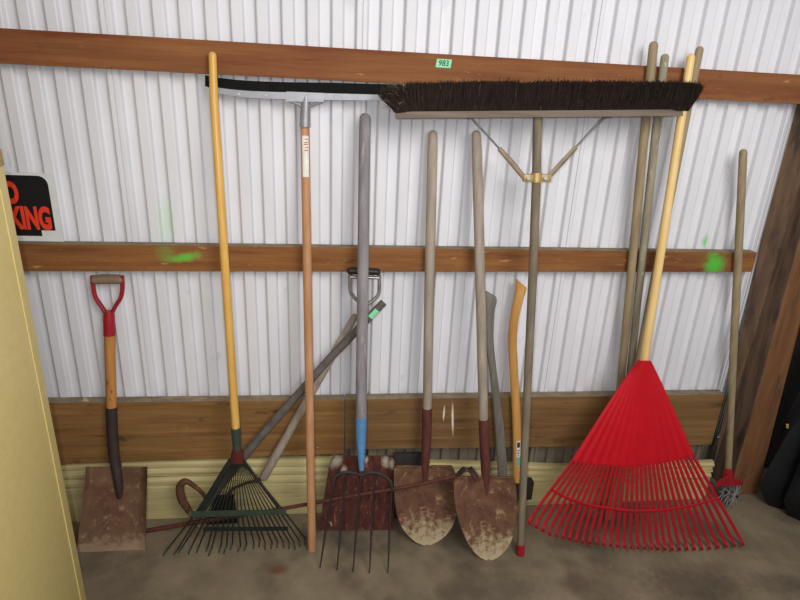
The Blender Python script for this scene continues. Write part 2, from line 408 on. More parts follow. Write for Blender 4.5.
y = t.tube('yoke', 'red_paint', [at(109, 311, -.026), at(109, 316, -.027), at(109.4, 335, -.032)], [.0135, .0165, .0172], label='red painted steel yoke')
for pts in ([(92.5, 276, -.028), (93, 285, -.027), (95.5, 297, -.026), (102, 307, -.026), (107.5, 316, -.027)],
            [(121.8, 276, -.028), (122.5, 286, -.027), (121, 297, -.026), (115.5, 306, -.026), (110.5, 316, -.027)]):
    t.tube('yoke_arm', 'red_paint', smooth_path(T(*pts)), (.0062, .0085), y, ref=(1, 0, 0))
t.tube('grip', 'grip_wood', T((90.5, 279.5, -.028), (94, 279.4, -.028), (107, 279, -.028), (120, 279.2, -.028), (124, 279.3, -.028)), [.0125, .0140, .0148, .0140, .0125], ref=(0, 0, 1), cap='round', label='worn wooden grip')

# ------------------------------------------------------------------ yellow-handled leaf rake
base = floor_at(234, 551)
t = Thing('leaf_rake', 'leaf rake with a yellow wooden handle and a dark green steel fan', 'rake', base)
t.tube('handle', 'yellow_wood', [at(212.3, 51.5, -.0535), at(214, 100, -.064), at(224, 250, -.105), at(236, 430, -.152)], [.0105, .0114, .0122, .0130], cap='round', label='yellow varnished handle')
t.tube('ferrule', 'green_steel', [at(235.7, 428, -.152), at(236.3, 440, -.155), at(237.2, 453, -.158)], [.0148, .0142, .0125], label='green steel ferrule')
bm = bmesh.new(); tube(bm, [at(237, 449, -.158), at(237.3, 455, -.159), at(237.5, 463, -.161)], [(.014, .012), (.0205, .013), (.022, .008)])
t.part('collar', bm, 'collar_red', label='small red collar')
tips = [163, 173.5, 178.5, 188.5, 196.5, 206, 208.5, 219, 223.5, 230, 237.5, 244, 253.5, 259, 265, 271, 277, 284, 289, 295, 300, 305]
tipy = [556, 555, 553, 554, 553, 552, 556, 553, 554, 550, 552, 551, 549, 547, 550, 549, 548, 548, 549, 550, 547, 545]
nt = len(tips)
for i, (tx, ty) in enumerate(zip(tips, tipy)):
    u = i / (nt - 1)
    a = at(231.5 + 12 * u, 461, -.160); mid = at(195 + 89 * u, 513.5 - 2 * u, -.182)
    if i == 0 or i == nt - 1: pass
    e = floor_at(tx, ty, .0035); k = e + V((.012 - .015 * u + random.uniform(-.004, .004), .015 + random.uniform(-.003, .004), .013))
    t.tube('tine', 'green_dark', smooth_path([a, a.lerp(mid, .5), mid, mid.lerp(k, .8), k, e], 4), [(w, .0018) for w in interp([.0013, .0017, .0024, .0026, .0026, .0022], 4)], seg=8)
for pts, r in (((231, 460, -.163), (216, 484, -.172), (199, 513, -.181)), .0088), (((243.5, 460, -.163), (259, 482, -.172), (278, 507, -.180)), .0045):
    t.tube('side_brace', 'green_dark', T(*pts), (r, .0035), ref=(1, 0, .6))
bm = bmesh.new(); ribbon(bm, [(191 + 95 * k / 10, 511.2 - 2.2 * k / 10, 517.5 - 3.2 * k / 10, -.1845, .0022) for k in range(11)])
t.part('crossbar', bm, 'green_steel')
bm = bmesh.new(); ribbon(bm, [(203 + 85 * k / 10, 527 - .5 * k / 10, 531.5 - .8 * k / 10, -.1795, .0028) for k in range(11)])
t.part('spring_bar', bm, 'green_dark')

# ------------------------------------------------------------------ floor squeegee
base = floor_at(312, 550)
t = Thing('floor_squeegee', 'upside-down floor squeegee with a long black rubber blade and pinkish wooden handle', 'squeegee', base)
t.tube('handle', 'pink_wood', [at(304.8, 120, -.034), at(307, 250, -.080), at(309.5, 400, -.135), floor_at(312, 550, .002)], [.0128, .0132, .0136, .0138], label='pinkish wooden handle')
sk = [(213, 86.5, 92.5), (220, 88, 94), (232, 89.5, 96), (250, 91, 98), (275, 92, 99), (300, 92.5, 99.5), (330, 93.3, 100), (360, 94.2, 100.3), (385, 94.8, 100.8), (402, 95.3, 101)]
bm = bmesh.new(); ribbon(bm, [(x, a, b, -.034, .009) for x, a, b in sk])
ch = t.part('channel', bm, 'galv', label='grey metal channel')
bm = bmesh.new(); ribbon(bm, [(205, 75, 86, -.033, .0035), (212, 76.8, 88.5, -.033, .0035)] + [(x, y - 10.2 - .5 * (x > 300), y + 2, -.033, .0035) for x, y, _ in sk[1:]])
t.part('rubber_blade', bm, 'rubber', label='black rubber blade')
bm = bmesh.new(); ribbon(bm, [(286, 91.5, 101.5, -.0445, .002), (324, 93, 101.8, -.0445, .002)])
br = t.part('bracket', bm, 'galv')
t.tube('socket', 'galv', T((306, 96, -.036), (305.6, 104, -.038), (305.2, 115, -.040), (305, 127, -.042)), [.0105, .0125, .0145, .0158], br)
for pts in ([(289, 101, -.040), (296, 103.5, -.040), (301.5, 106, -.040)], [(322, 102, -.040), (315, 104, -.040), (309.5, 106.5, -.040)]):
    t.tube('brace', 'galv', smooth_path(T(*pts)), .004, br, seg=8)
for x, yy in ((239, 94), (266, 95.5), (343, 97), (372, 97.8)):
    t.tube('rivet', 'galv', [at(x, yy, -.0425), at(x, yy, -.0465)], .0035, ch, seg=10)
bm = bmesh.new(); h = lambda y: at(304.8 + (y - 120) * .0172, y, -.034 - (y - 120) * .000354)
patch(bm, h(136), h(177), .0132, 45, 125)
st = t.part('sticker', bm, 'white_label', label='white paper sticker')
bm = bmesh.new()
for k, yy in enumerate((139, 142, 144, 147, 150)): patch(bm, h(yy), h(yy + 1.2), .0139, 55, 90 + 7 * (k % 3), .0002)
t.part('print', bm, 'brown_ink', st)

# ------------------------------------------------------------------ manure fork
base = floor_at(354, 572)
t = Thing('garden_fork', 'long grey-handled fork with a blue ferrule and five thin curved tines', 'fork', base)
hp = [at(365, 113, -.052), at(364.5, 150, -.062), at(362.8, 280, -.112), at(361, 425, -.185)]
t.tube('handle', 'grey_wood', hp, [.0155, .0168, .0172, .0172], cap='round', label='weathered grey handle')
t.tube('ferrule', 'blue_paint', [at(361.2, 417, -.181), at(361, 440, -.193), at(361.3, 462, -.205), at(361.5, 470, -.210)], [.0182, .0165, .0105, .008], label='blue painted ferrule')
hd = t.tube('tine_head', 'iron', smooth_path(T((333, 486, -.226), (335, 477.5, -.219), (344, 472.5, -.214), (353, 473, -.212), (361.5, 475, -.211), (370, 472.5, -.212), (381, 474.5, -.214), (390, 481, -.219), (392, 488, -.226))), (.0058, .0048), seg=10, ref=(0, 0, 1), label='dark iron shoulder')
for (ax, ay, aY), (bx, by) in zip(((333, 484, -.225), (346, 474, -.213), (361, 475, -.211), (375, 474, -.213), (392, 486, -.225)), ((320, 568), (337, 570), (353, 572), (369.5, 573), (388, 573))):
    e = floor_at(bx, by, .003); a = at(ax, ay, aY); mdl = a.lerp(e, .5) + V((0, .018, -.008))
    q = smooth_path([a, mdl, e], 8)
    t.tube('tine', 'iron', q, [.0036 - .0018 * (i / (len(q) - 1)) ** 3 for i in range(len(q))], seg=8)

# ------------------------------------------------------------------ rusty square shovel with black D grip (behind the fork)
base = floor_at(357, 530)
t = Thing('square_shovel', 'dark red rusty square shovel with a black-topped D grip, standing behind the fork', 'shovel', base, 'square D-handled shovels')
bm = bmesh.new()
gridsolid(bm, blade_fn([(456, 334, 391, -.083), (461, 330, 395, -.086), (475, 327.5, 395.5, -.091), (500, 323.5, 394.5, -.104), (530, 319, 393.5, -.119)], .004, 2, .012), 24, 16, .0025)
t.part('blade', bm, 'rust_red', label='flat blade of dark red rust with pale crusts')
t.tube('shaft', 'tan_wood', T((364, 306, -.080), (362.5, 380, -.083), (361.5, 430, -.086)), .0125)
t.tube('socket', 'socket_rust', T((361.6, 420, -.085), (361.3, 445, -.089), (361, 466, -.093), (361, 480, -.100)), [.0138, .0138, .012, .006])
y = t.tube('yoke', 'chrome', T((364.3, 299, -.078), (364.2, 306, -.080), (364, 318, -.080)), [.011, .0135, .0135], label='worn steel yoke')
for pts in ([(350, 274, -.075), (350, 290, -.075), (353, 296, -.076), (359, 302, -.078), (363, 305, -.079)], [(379, 275, -.075), (379, 291, -.075), (376.5, 297, -.076), (370, 302.5, -.078), (366, 305, -.079)]):
    t.tube('yoke_arm', 'chrome', smooth_path(T(*pts)), (.0058, .0065), y, seg=10)
t.tube('yoke_bar', 'chrome', T((350, 276.8, -.077), (379, 277.8, -.077)), (.005, .006), y, seg=10, ref=(0, 0, 1))
t.tube('grip', 'black_plastic', T((346.5, 270.6, -.075), (364, 271.1, -.075), (380.5, 272, -.075)), (.0105, .0115), ref=(0, 0, 1), cap='round', label='black plastic grip')

# ------------------------------------------------------------------ hooked pole and hoe crossing diagonally
base = floor_at(212, 522)
t = Thing('hook_pole', 'dark grey wooden pole slanting across the pale hoe handle, rusty hook at its lower end', 'tool', base)
gp = [at(383.5, 302.5, -.048), at(330, 358, -.063), at(260, 437, -.079), at(203, 507, -.092)]
t.tube('pole', 'dark_pole', gp, [.0125, .0132, .0140, .0150], seg=14)
bm = bmesh.new(); d = (gp[1] - gp[0]).normalized(); q0 = at(377, 309, -.050); q1 = at(370, 316.5, -.052)
patch(bm, q0, q1, .0133, 50, 130); t.part('sticker', bm, 'tag_green', label='small green sticker')
t.tube('hook', 'rust', smooth_path(T((206, 500, -.094), (203, 494, -.096), (194, 486, -.096), (185, 481, -.094), (180, 487, -.090), (181.5, 498, -.086), (187, 508, -.080), (193, 517, -.074), (199.5, 527, -.060))), interp([.006, .006, .0075, .0095, .014, .0145, .012, .009, .005]), seg=12, ref=(0, 1, 0), label='rusty curved hook')

base = floor_at(232, 520)
t = Thing('garden_hoe', 'hoe with a pale tan handle slanting behind the grey hooked pole', 'hoe', base)
t.tube('handle', 'tan_wood', [at(356, 314, -.020), at(330, 360, -.036), at(300, 413, -.0555), at(262, 480, -.073)], [.0115, .0128, .0142, .0155], seg=14, cap='round')
t.tube('gooseneck', 'red_rod', smooth_path([at(263, 478, -.072), at(255, 481, -.072), at(245, 483.5, -.070), at(233, 489, -.064), at(226, 497, -.058)]), interp([.0075, .006, .005, .005, .006]), seg=10, label='rusty steel gooseneck')
bm = bmesh.new(); hexa(bm, [at(206, 525, -.055), at(238, 524, -.055), at(238, 524, -.050), at(206, 525, -.050), at(216, 495, -.055), at(234, 494, -.055), at(234, 494, -.050), at(216, 495, -.050)], .001)
t.part('blade', bm, 'dark_steel', smooth=False)

# ------------------------------------------------------------------ round point shovels
def round_shovel(label, base, rows, shaft, sock, rad, mt_b, mt_w, frog):
    t = Thing('round_shovel', label, 'shovel', base, 'round-point shovels')
    bm = bmesh.new(); gridsolid(bm, blade_fn(rows, .022, 2, 0, frog), 28, 26, .0025)
    b = t.part('blade', bm, mt_b)
    t.tube('handle', mt_w, shaft, rad, cap='round')
    t.tube('socket', 'socket_rust', smooth_path(sock[0]), interp(sock[1]), label='dark red brown socket')
    # turned step at each side of the socket
    r = rows[0]; cx = (r[1] + r[2]) / 2
    for a, b_ in ((r[1] + 1, cx - 7), (cx + 7, r[2] - 1)):
        f = blade_fn(rows, .022, 2, 0, frog)
        q = [f((lerp(a, b_, k / 6) - r[1]) / (r[2] - r[1]), 0) + V((0, -.002, 0)) for k in range(7)]
        t.tube('tread', mt_b, q, (.0035, .006), b, seg=8, ref=(0, 0, 1))
    return t
round_shovel('round-point shovel with a grey tan handle, standing directly right of the blue-ferruled fork', floor_at(426, 545),
    [(466, 395, 452, -.118), (472, 394, 455, -.124), (485, 394, 458, -.136), (502, 395, 459.5, -.153), (515, 397, 457, -.166), (526, 401, 453, -.176), (535, 407.5, 446.5, -.185), (541, 414, 439, -.191), (544, 419, 434, -.194), (545.5, 424, 430, -.196)],
    T((433, 130, -.029), (432.5, 150, -.035), (429, 300, -.072), (427, 420, -.098)), (T((427, 408, -.096), (426.5, 435, -.104), (425.5, 458, -.116), (425, 470, -.126), (425, 484, -.141)), [.0168, .0168, .0155, .013, .004]),
    [.0130, .0150, .0158, .0152], 'rust_mud', 'tan_wood', .008)
round_shovel('round-point shovel with a muddy tip, second from the fork, just left of the axes', floor_at(486, 560),
    [(477, 455, 513, -.197), (483, 454, 515.5, -.203), (495, 454, 517, -.214), (510, 456, 517, -.228), (522, 459, 516.5, -.239), (533, 463, 514.5, -.250), (543, 468, 510.5, -.259), (551, 473.5, 505, -.267), (556, 478, 500, -.271), (559, 482, 496, -.274), (560.5, 486, 492, -.2755)],
    T((476, 130, -.040), (476.8, 150, -.048), (480.5, 290, -.109), (483.7, 430, -.174)), (T((483.6, 419, -.170), (484.5, 440, -.180), (485.4, 465, -.192), (485.7, 480, -.203), (486, 496, -.219)), [.0172, .0172, .0162, .0135, .004]),
    [.0130, .0150, .0158, .0155], 'rust_mud', 'tan_wood', .010)

# ------------------------------------------------------------------ axes
def axe(label, mt, pts, rad, headc, headY, mt_h, length=.125, poll=.05):
    base = V((headc.x, headY, 0))
    t = Thing('axe', label, 'axe', base, 'axes between the shovel and the broom')
    bm = bmesh.new(); tube(bm, smooth_path(pts), [tuple(r) for r in zip(interp([r[0] for r in rad]), interp([r[1] for r in rad]))], seg=16)
    bm.verts.ensure_lookup_table(); xc = sum(bm.verts[i].co.x for i in range(16)) / 16
    for j in range(8):
        for i in range(16):
            v = bm.verts[j * 16 + i]; v.co.z -= (v.co.x - xc) * .85 * (1 - j / 8)
    t.part('handle', bm, mt)
    bm = bmesh.new(); x, z = headc.x, headc.z
    secs = []
    for dx, hz0, hz1, th in ((-length, -.066, .058, .0012), (-length * .72, -.054, .044, .006), (-length * .35, -.040, .036, .012), (0, -.040, .038, .0165), (poll * .6, -.040, .040, .0165), (poll, -.038, .039, .015)):
        secs.append([V((x + dx, headY - th, z + hz0)), V((x + dx, headY + th, z + hz0)), V((x + dx, headY + th, z + hz1)), V((x + dx, headY - th, z + hz1))])
    loft(bm, secs)
    t.part('head', bm, mt_h, label='dark steel axe head')
    return t
axe('grey weathered axe handle rising right behind the muddy-tipped shovel', 'dark_pole' if False else 'grey_axe',
    T((488.5, 292.5, -.031), (490, 301, -.032), (489.5, 312, -.034), (489.3, 340, -.039), (493, 372, -.046), (497.5, 410, -.060), (500.5, 440, -.072), (502.5, 476, -.086), (503, 519, -.096)),
    [(.0285, .0095), (.0235, .011), (.0175, .0115), (.0145, .012), (.0125, .012), (.0155, .0115), (.018, .0115), (.0185, .0115), (.0155, .009)],
    at(503, 504, -.092), -.092, 'iron')
t = axe('axe with a golden curved wooden handle and dark head between shovel and broom handle', 'hickory',
    T((521.3, 283, -.029), (520.7, 290, -.030), (519, 297, -.032), (514.5, 318, -.036), (512.5, 340, -.040), (514, 375, -.047), (516, 410, -.055), (517, 440, -.056), (517, 478, -.054), (516.5, 514, -.048)),
    [(.0205, .009), (.0185, .0105), (.0165, .0115), (.015, .012), (.0148, .012), (.0152, .012), (.0158, .012), (.0165, .0118), (.0165, .0115), (.014, .009)],
    at(516.5, 489, -.050), -.050, 'iron', .10, .058)
bm = bmesh.new(); patch(bm, at(517.2, 439, -.056), at(517.3, 464, -.055), .0128, 52, 118); st = t.part('sticker', bm, 'white_label', label='white and green paper sticker')
bm = bmesh.new(); patch(bm, at(517.3, 455, -.055), at(517.3, 463.5, -.055), .0136, 54, 116, .0003)
t.part('print', bm, 'label_green', st)
bm = bmesh.new(); patch(bm, at(517.2, 440.5, -.056), at(517.2, 445.5, -.056), .0136, 60, 108, .0003)
for k, yy in enumerate((448, 450.5, 453)): patch(bm, at(517.2, yy, -.0555), at(517.2, yy + 1, -.0555), .0136, 66 + 5 * k, 100 + 4 * (k % 2), .0003)
t.part('print', bm, 'ink', st)

# ------------------------------------------------------------------ push broom
BY = -.126
base = floor_at(520, 556)
t = Thing('push_broom', 'upside-down push broom with a wide dark bristle head and braced handle', 'broom', base)
bm = bmesh.new()
ss = []
for k in range(25):
    x = 395 + (683 - 395) * k / 24; yb = 118.2 - 2.2 * k / 24
    e = min(1, .86 + min(k, 24 - k) * .1); ss.append((x, yb - 6.5, yb, BY, .031 * e))
ribbon(bm, ss)
hb = t.part('head_block', bm, 'block_wood', label='long wooden block')
# bristles: a dense tufted mass
bm = bmesh.new()
top_l, top_r = at(395, 112, BY), at(683, 110, BY)
ax = (top_r - top_l); Lh = ax.length; ax.normalize()
def mass(u, v):
    return None
secs = []
for i in range(49):
    u = .012 + .976 * i / 48; c = top_l + ax * (Lh * u) ; flare = (u - .5) * 2
    sec = []
    hz = .058 + .004 * mnoise.noise(V((u * 20, 1, 0)))
    for k in range(12):
        g = 2 * math.pi * k / 12; cx_, cz_ = math.cos(g), math.sin(g)
        zz = hz * .5 * (1 + max(-1, min(1, cz_ * 1.25)))
        wd = .022 + .014 * zz / .06
        sec.append(c + V((flare * (.03 if flare < 0 else .014) * (zz / .06) * abs(flare) ** 6, wd * max(-1, min(1, cx_ * 1.25)), zz)))
    secs.append(sec)
loft(bm, secs)
for n in range(15000):
    u = random.random(); w = random.uniform(-1, 1)
    if n < 6500: w = -1 + random.random() ** 2 * .5
    c = top_l + ax * (Lh * u) + V((0, w * .028, -.002))
    fl = (u - .5) * 2
    Lb = random.gauss(.0725, .0042) + .004 * mnoise.noise(V((u * 13, 3, 0)))
    if random.random() < .03: Lb *= random.uniform(1.03, 1.14)
    if abs(u - .64) < .012 and random.random() < .7: Lb *= .9
    drift = fl * (.028 if fl < 0 else .020) * abs(fl) ** 5 + random.gauss(0, .004)
    if u < .05: drift -= random.random() * .022; Lb *= random.uniform(.75, 1)
    tip = c + V((drift, w * .014 + random.gauss(0, .003), Lb - abs(drift) * .25))
    midp = c.lerp(tip, .55) + V((random.gauss(0, .0015), w * .003 - .001, 0))
    r = random.uniform(.0007, .0012)
    a = V((1, 0, 0)); b = V((0, 1, 0)); rings = []
    for p_, rr in ((c, r), (midp, r), (tip, r * .6)):
        rings.append([bm.verts.new(p_ + a * rr), bm.verts.new(p_ - a * rr * .5 + b * rr), bm.verts.new(p_ - a * rr * .5 - b * rr)])
    for q0, q1 in zip(rings, rings[1:]):
        for k in range(3): bm.faces.new((q0[k], q0[(k + 1) % 3], q1[(k + 1) % 3], q1[k]))
    bm.faces.new(rings[2])
t.part('bristles', bm, 'bristle', stuff=True, smooth=False, label='dense dark brown bristles')
bm = bmesh.new()
for n in range(150):
    c = top_l + V((random.uniform(-.012, .03), random.uniform(-.036, .01), random.uniform(.01, .05)))
    tip = c + V((random.uniform(-.034, -.003), random.uniform(-.016, .004), random.uniform(-.012, .03)))
    tube(bm, [c, c.lerp(tip, .5) + V((0, 0, .004)), tip], [.0008, .0007, .0004], seg=3)
t.part('frayed_bristles', bm, 'fray', stuff=True, smooth=False, label='pale frayed bristles at the left end')
bh = [at(537.5, 114, BY), at(536.5, 178, -.140), at(533, 270, -.172), at(525, 440, -.232), floor_at(520.2, 553, .005)]
t.tube('handle', 'brown_grey_wood', bh, [.0125, .0130, .0132, .0128, .0120], label='dull brown handle')
dv = (bh[3] - bh[4]).normalized(); e0 = bh[4] - dv * .003; e1 = bh[4] + dv * .040
t.tube('end_cap', 'red_paint', [e0, e1], [.0148, .0146], label='red end cap')
clY = -.141
bm = bmesh.new(); tube(bm, [at(536.6, 173, -.139), at(536.3, 182.5, -.142)], .0165)
cl = t.part('clamp', bm, 'brass', label='brass clamp')
for xa, xb in ((524, 533), (541, 550.5)):
    bm = bmesh.new(); a = at(xa, 174.5, clY - .004); b = at(xb, 182, clY - .004)
    box(bm, a.x, b.x, clY - .008, clY + .006, b.z, a.z, .001); t.part('clamp_plate', bm, 'brass', cl)
    cxp = (xa + xb) / 2; t.tube('bolt', 'galv', [at(cxp, 178.2, clY - .006), at(cxp, 178.2, clY - .014)], .0055, cl, seg=6)
for s, sleeve, rod in ((0, [(525, 179, clY - .002), (512, 163, -.138), (499, 148.5, -.134)], [(501, 150.5, -.134), (486, 134, -.129), (474, 121.5, -.124), (471, 118, -.122), (465, 117.5, -.121)]),
                       (1, [(547.5, 178, clY - .002), (562, 162.5, -.138), (576, 147, -.134)], [(574, 149, -.134), (588, 133.5, -.129), (600, 120.5, -.124), (604.5, 117.2, -.122), (611, 116.5, -.121)])):
    b = t.tube('brace', 'steel_tan', T(*sleeve), [(.0072, .003), (.0078, .003), (.0066, .003)], seg=12, ref=(0.7, 0, .7 if s == 0 else -.7))
    t.tube('brace_rod', 'rod_grey', smooth_path(T(*rod), 4), .0028, b, seg=8)

# ------------------------------------------------------------------ red plastic leaf rake
base = floor_at(660, 551)
t = Thing('leaf_rake', 'large red plastic leaf rake with a pale wooden handle', 'rake', base)
ny = -.170
t.tube('handle', 'pale_wood', [at(691.5, 53.5, -.054), at(684, 100, -.067), at(668, 205, -.110), at(643.3, 366, ny + .002)], [.0118, .0125, .0130, .0135], cap='round', label='pale wooden handle')
def fanY(y): return ny - .012 + (-.268 - ny + .012) * (y - 362) / (548 - 362)
def fan(u, v):
    xt, yt = lerp(637.5, 651, u), 361 + 2 * math.sin(math.pi * u) * 0
    xb, yb = lerp(571.5, 694.5, u), lerp(461, 455.5, u) + 8.5 * math.sin(math.pi * u)
    x = lerp(xt, xb, v ** .96); y = lerp(yt, yb, v)
    rip = .0022 * math.cos(u * 2 * math.pi * 13) * v
    dome = -.022 * math.sin(math.pi * u) * (1 - .75 * v)
    return at(x, y, fanY(y) + rip + dome + .006)
bm = bmesh.new(); gridsolid(bm, fan, 104, 22, .003)
fp = t.part('fan_plate', bm, 'red_plastic')
t.tube('socket', 'red_plastic', [at(643.8, 361, ny + .001), at(643.2, 372, ny - .004), at(641, 400, ny - .022), at(638, 440, ny - .045)], [.0175, .0175, .012, .003], fp, seg=20)
ntn = 31
def tip_xy(u):
    P = [(0, 531, 525.5), (.1, 551, 536), (.25, 581, 543.5), (.5, 632, 549.5), (.7, 673, 551), (.85, 706, 550), (1, 743, 546)]
    for a, b in zip(P, P[1:]):
        if u <= b[0] + 1e-9:
            k = (u - a[0]) / (b[0] - a[0]); return lerp(a[1], b[1], k), lerp(a[2], b[2], k)
for i in range(ntn):
    u = i / (ntn - 1)
    a = fan(lerp(.012, .988, u), .985)
    tx, ty = tip_xy(u)
    k = at(tx - 1.2 - 2.2 * (u - .4), ty - 7, fanY(ty) + .004); e = at(tx, ty, fanY(ty) - .030)
    mid = a.lerp(k, .5) + V((0, .003, 0))
    t.tube('tine', 'red_muted', smooth_path([a, mid, k, e], 6), interp([.0046, .0044, .0042, .0036], 6) and [(w, .0022) for w in interp([.0056, .0060, .0058, .0042], 6)], seg=8)
cr = []
for k in range(25):
    u = k / 24; a = fan(u, 1); tx, ty = tip_xy(u); b = at(tx, ty - 6, fanY(ty) + .003)
    s = .56 - .08 * (u - .5) ** 2 * 4; cr.append(a.lerp(b, s) + V((0, -.003, 0)))
t.tube('cross_rib', 'red_muted', cr, (.006, .0022), seg=8, ref=(0, 0, 1))

# ------------------------------------------------------------------ three plain poles behind the red rake
def pole(label, mt, pts, rad):
    b = pts[-1].copy(); b.z = 0
    bm = bmesh.new(); tube(bm, pts, rad, cap='round'); return single('wooden_pole', bm, mt, b, label, 'pole', 'plain poles behind the red rake')
def to_floor(a, b, Yb):
    d = (b[0] - a[0]) / (b[1] - a[1]); lo, hi = b[1], 620
    for _ in range(40):
        mdl = (lo + hi) / 2; x = a[0] + d * (mdl - a[1])
        if at(x, mdl, Yb).z > .0: lo = mdl
        else: hi = mdl
    return at(a[0] + d * (lo - a[1]), lo, Yb)
pole('brown wooden pole, its rounded tip the leftmost of the four above the broom bristles', 'olive_wood', [at(654, 41, -.053), at(646, 115, -.053), to_floor((646, 115), (621.5, 375), -.062)], [.0125, .0130, .0135])
pole('grey-green wooden pole, its tip second from left of the four above the broom bristles', 'ash_pole', [at(665.3, 53.5, -.053), at(657.5, 115, -.053), to_floor((657.5, 115), (633, 345), -.062)], [.0115, .0120, .0125])
pole('tan wooden pole mostly hidden behind the pale handle of the red rake', 'olive_wood', [at(700.3, 46, -.053), at(690, 97, -.053), to_floor((690, 97), (639.5, 355), -.112)], [.0110, .0118, .0122])

# ------------------------------------------------------------------ rotary cultivator
base = floor_at(729, 507)
t = Thing('rotary_cultivator', 'rotary cultivator with spiked star wheels at the foot of the post', 'cultivator', base)
t.tube('handle', 'olive_wood', [at(743.3, 149, -.054), at(740, 220, -.054), at(733.5, 350, -.060), at(728, 472, -.060)], [.0118, .0125, .0128, .0125], cap='round', label='dull tan handle')
bk = t.tube('bracket', 'red_paint', [at(728.2, 467, -.059), at(728, 474, -.060), at(728, 480, -.060)], [.0145, .018, .020], label='red painted bracket')
bm = bmesh.new(); ribbon(bm, [(715, 483.5, 487.5, -.056, .008), (720, 479, 486, -.056, .015), (728, 475, 486, -.056, .020), (736, 478.5, 485.5, -.056, .015), (743, 481.5, 485, -.056, .007)])
t.part('hood', bm, 'red_paint', bk)
hub = at(730, 493.5, -.054)
axd = V((.45, -.85, .15)).normalized()
for j in range(3):
    c = hub + axd * ((j - 1) * .020)
    bm = bmesh.new(); a = perp(axd, V((0, 0, 1))); b = axd.cross(a)
    tube(bm, [c - axd * .004, c + axd * .004], .016, seg=14, ref=tuple(a))
    for k in range(10):
        g = 2 * math.pi * (k + .33 * j) / 10; d = a * math.cos(g) + b * math.sin(g)
        tube(bm, [c + d * .012, c + d * .036, c + d * .050], [(.0045, .0022), (.0036, .002), (.0012, .001)], seg=6, ref=tuple(axd.cross(d)))
    t.part('star_wheel', bm, 'spoke', label='pale spiked wheel')
t.tube('axle', 'dark_steel', [hub - axd * .03, hub + axd * .03], .005, seg=10)

# ------------------------------------------------------------------ crowbar lying across
L0 = floor_at(145, 531, .006)
pb = smooth_path([L0, at(195, 522.5, -.100), at(280, 509, -.135), at(345, 497, -.158), at(410, 486, -.185), at(455, 476, -.224), at(463, 471, -.232), at(469, 470.5, -.236), at(474, 476, -.238), at(476.5, 481.5, -.238)], 5)
bm = bmesh.new(); n = len(pb)
tube(bm, pb, [((.0075, .0075) if i < 8 else (.006, .006)) if i < n - 8 else (.0075 , .006) for i in range(n)], seg=10, ref=(0, 0, 1), cap='round')
b = V((L0.x, L0.y, 0))
t = Thing('crowbar', 'thin rust-red bar with a bent end lying low behind the fork tines', 'crowbar', b)
t.part('bar', bm, 'red_rod')
bm = bmesh.new(); tube(bm, T((457, 475, -.230), (464, 468.5, -.234), (470, 469, -.236), (475, 475, -.237), (477, 481, -.236)), [(.006, .006), (.010, .007), (.011, .007), (.009, .005), (.006, .003)], seg=10)
t.part('claw', bm, 'iron', label='grey forked claw')

# ------------------------------------------------------------------ small things
a, b = at(393, 449, -.030), at(421, 466, -.030)
bm = bmesh.new(); hexa(bm, [V((a.x - .002, -.062, 0)), V((b.x, -.062, 0)), V((b.x, -.024, 0)), V((a.x - .002, -.024, 0)), V((a.x, -.062, a.z - .004)), V((b.x, -.062, a.z - .004)), V((b.x, -.041, a.z - .004)), V((a.x, -.041, a.z - .004))], .002)
single('wood_block', bm, 'rubber_block', (a.x, -.05, 0), 'dark block standing between the rusty square shovel and the next round shovel', 'block')

# tag with 983 on the top girt
def gz(x): return None
q = [at(435.5, 67.2, -.0395), at(450.5, 68.2, -.0395), at(452, 59.6, -.0395), at(437, 58.8, -.0395)]
bm = bmesh.new(); back = [v + V((0, .0012, 0)) for v in q]
hexa(bm, [q[0], q[1], back[1], back[0], q[3], q[2], back[2], back[3]])
tg = Thing('number_tag', 'small light green tag numbered 983 on the top girt', 'tag', (q[0] + q[1]) / 2)
tgo = tg.part('card', bm, 'tag_green', smooth=False)
xd = (q[1] - q[0]).normalized(); zd = (q[3] - q[0]).normalized()
bm = text_mesh('983', .021, (q[0] + q[1]) / 2 + zd * .005 + V((0, -.0006, 0)), xd, zd, bold=.0002, xs=.95)
tg.part('number', bm, 'ink', smooth=False)

# NO PARKING sign standing on the middle girt
xr = -.7955; sw = .300; z0 = at(62, 240.5, -.016).z - .004; z1 = at(45, 173.5, -.016).z
base = V((xr - sw / 2, -.014, z0)); SY = -.0145
t = Thing('no_parking_sign', 'black NO PARKING sign with orange letters half hidden by the tan cabinet', 'sign', base)
bm = bmesh.new()
def panel(bm, x0, x1, zz0, zz1, y, th, rad=0, rc=(1, 1, 1, 1)):
    pts = []
    for (cx, cz, a0), on in zip(((x1 - rad, zz1 - rad, 0), (x0 + rad, zz1 - rad, 90), (x0 + rad, zz0 + rad, 180), (x1 - rad, zz0 + rad, 270)), rc):
        if rad and on:
            for k in range(7): g = math.radians(a0 + 15 * k); pts.append((cx + rad * math.cos(g), cz + rad * math.sin(g)))
        else:
            pts.append((x1 if a0 in (0, 270) else x0, zz1 if a0 in (0, 90) else zz0))
    loft(bm, [[V((x, y, z)) for x, z in pts], [V((x, y + th, z)) for x, z in pts]])
panel(bm, xr - sw, xr, z0, z1, SY, .0025); t.part('backing', bm, 'sign_white', smooth=False)
zb = at(50, 230.5, SY).z; zs = at(40, 236, SY).z; zk = at(40, 228.3, SY).z; zn = at(17, 202.5, SY).z
bm = bmesh.new(); panel(bm, xr - sw + .016, xr - .017, zb, z1 - .007, SY - .0006, .0006, .026, (1, 1, 0, 0)); fc = t.part('face', bm, 'sign_black', smooth=False)
bm = bmesh.new(); panel(bm, xr - sw + .016, xr - .056, zs, zb + .0005, SY - .0006, .0006); t.part('lower_strip', bm, 'sign_black', fc, smooth=False)
cxs = xr - sw / 2
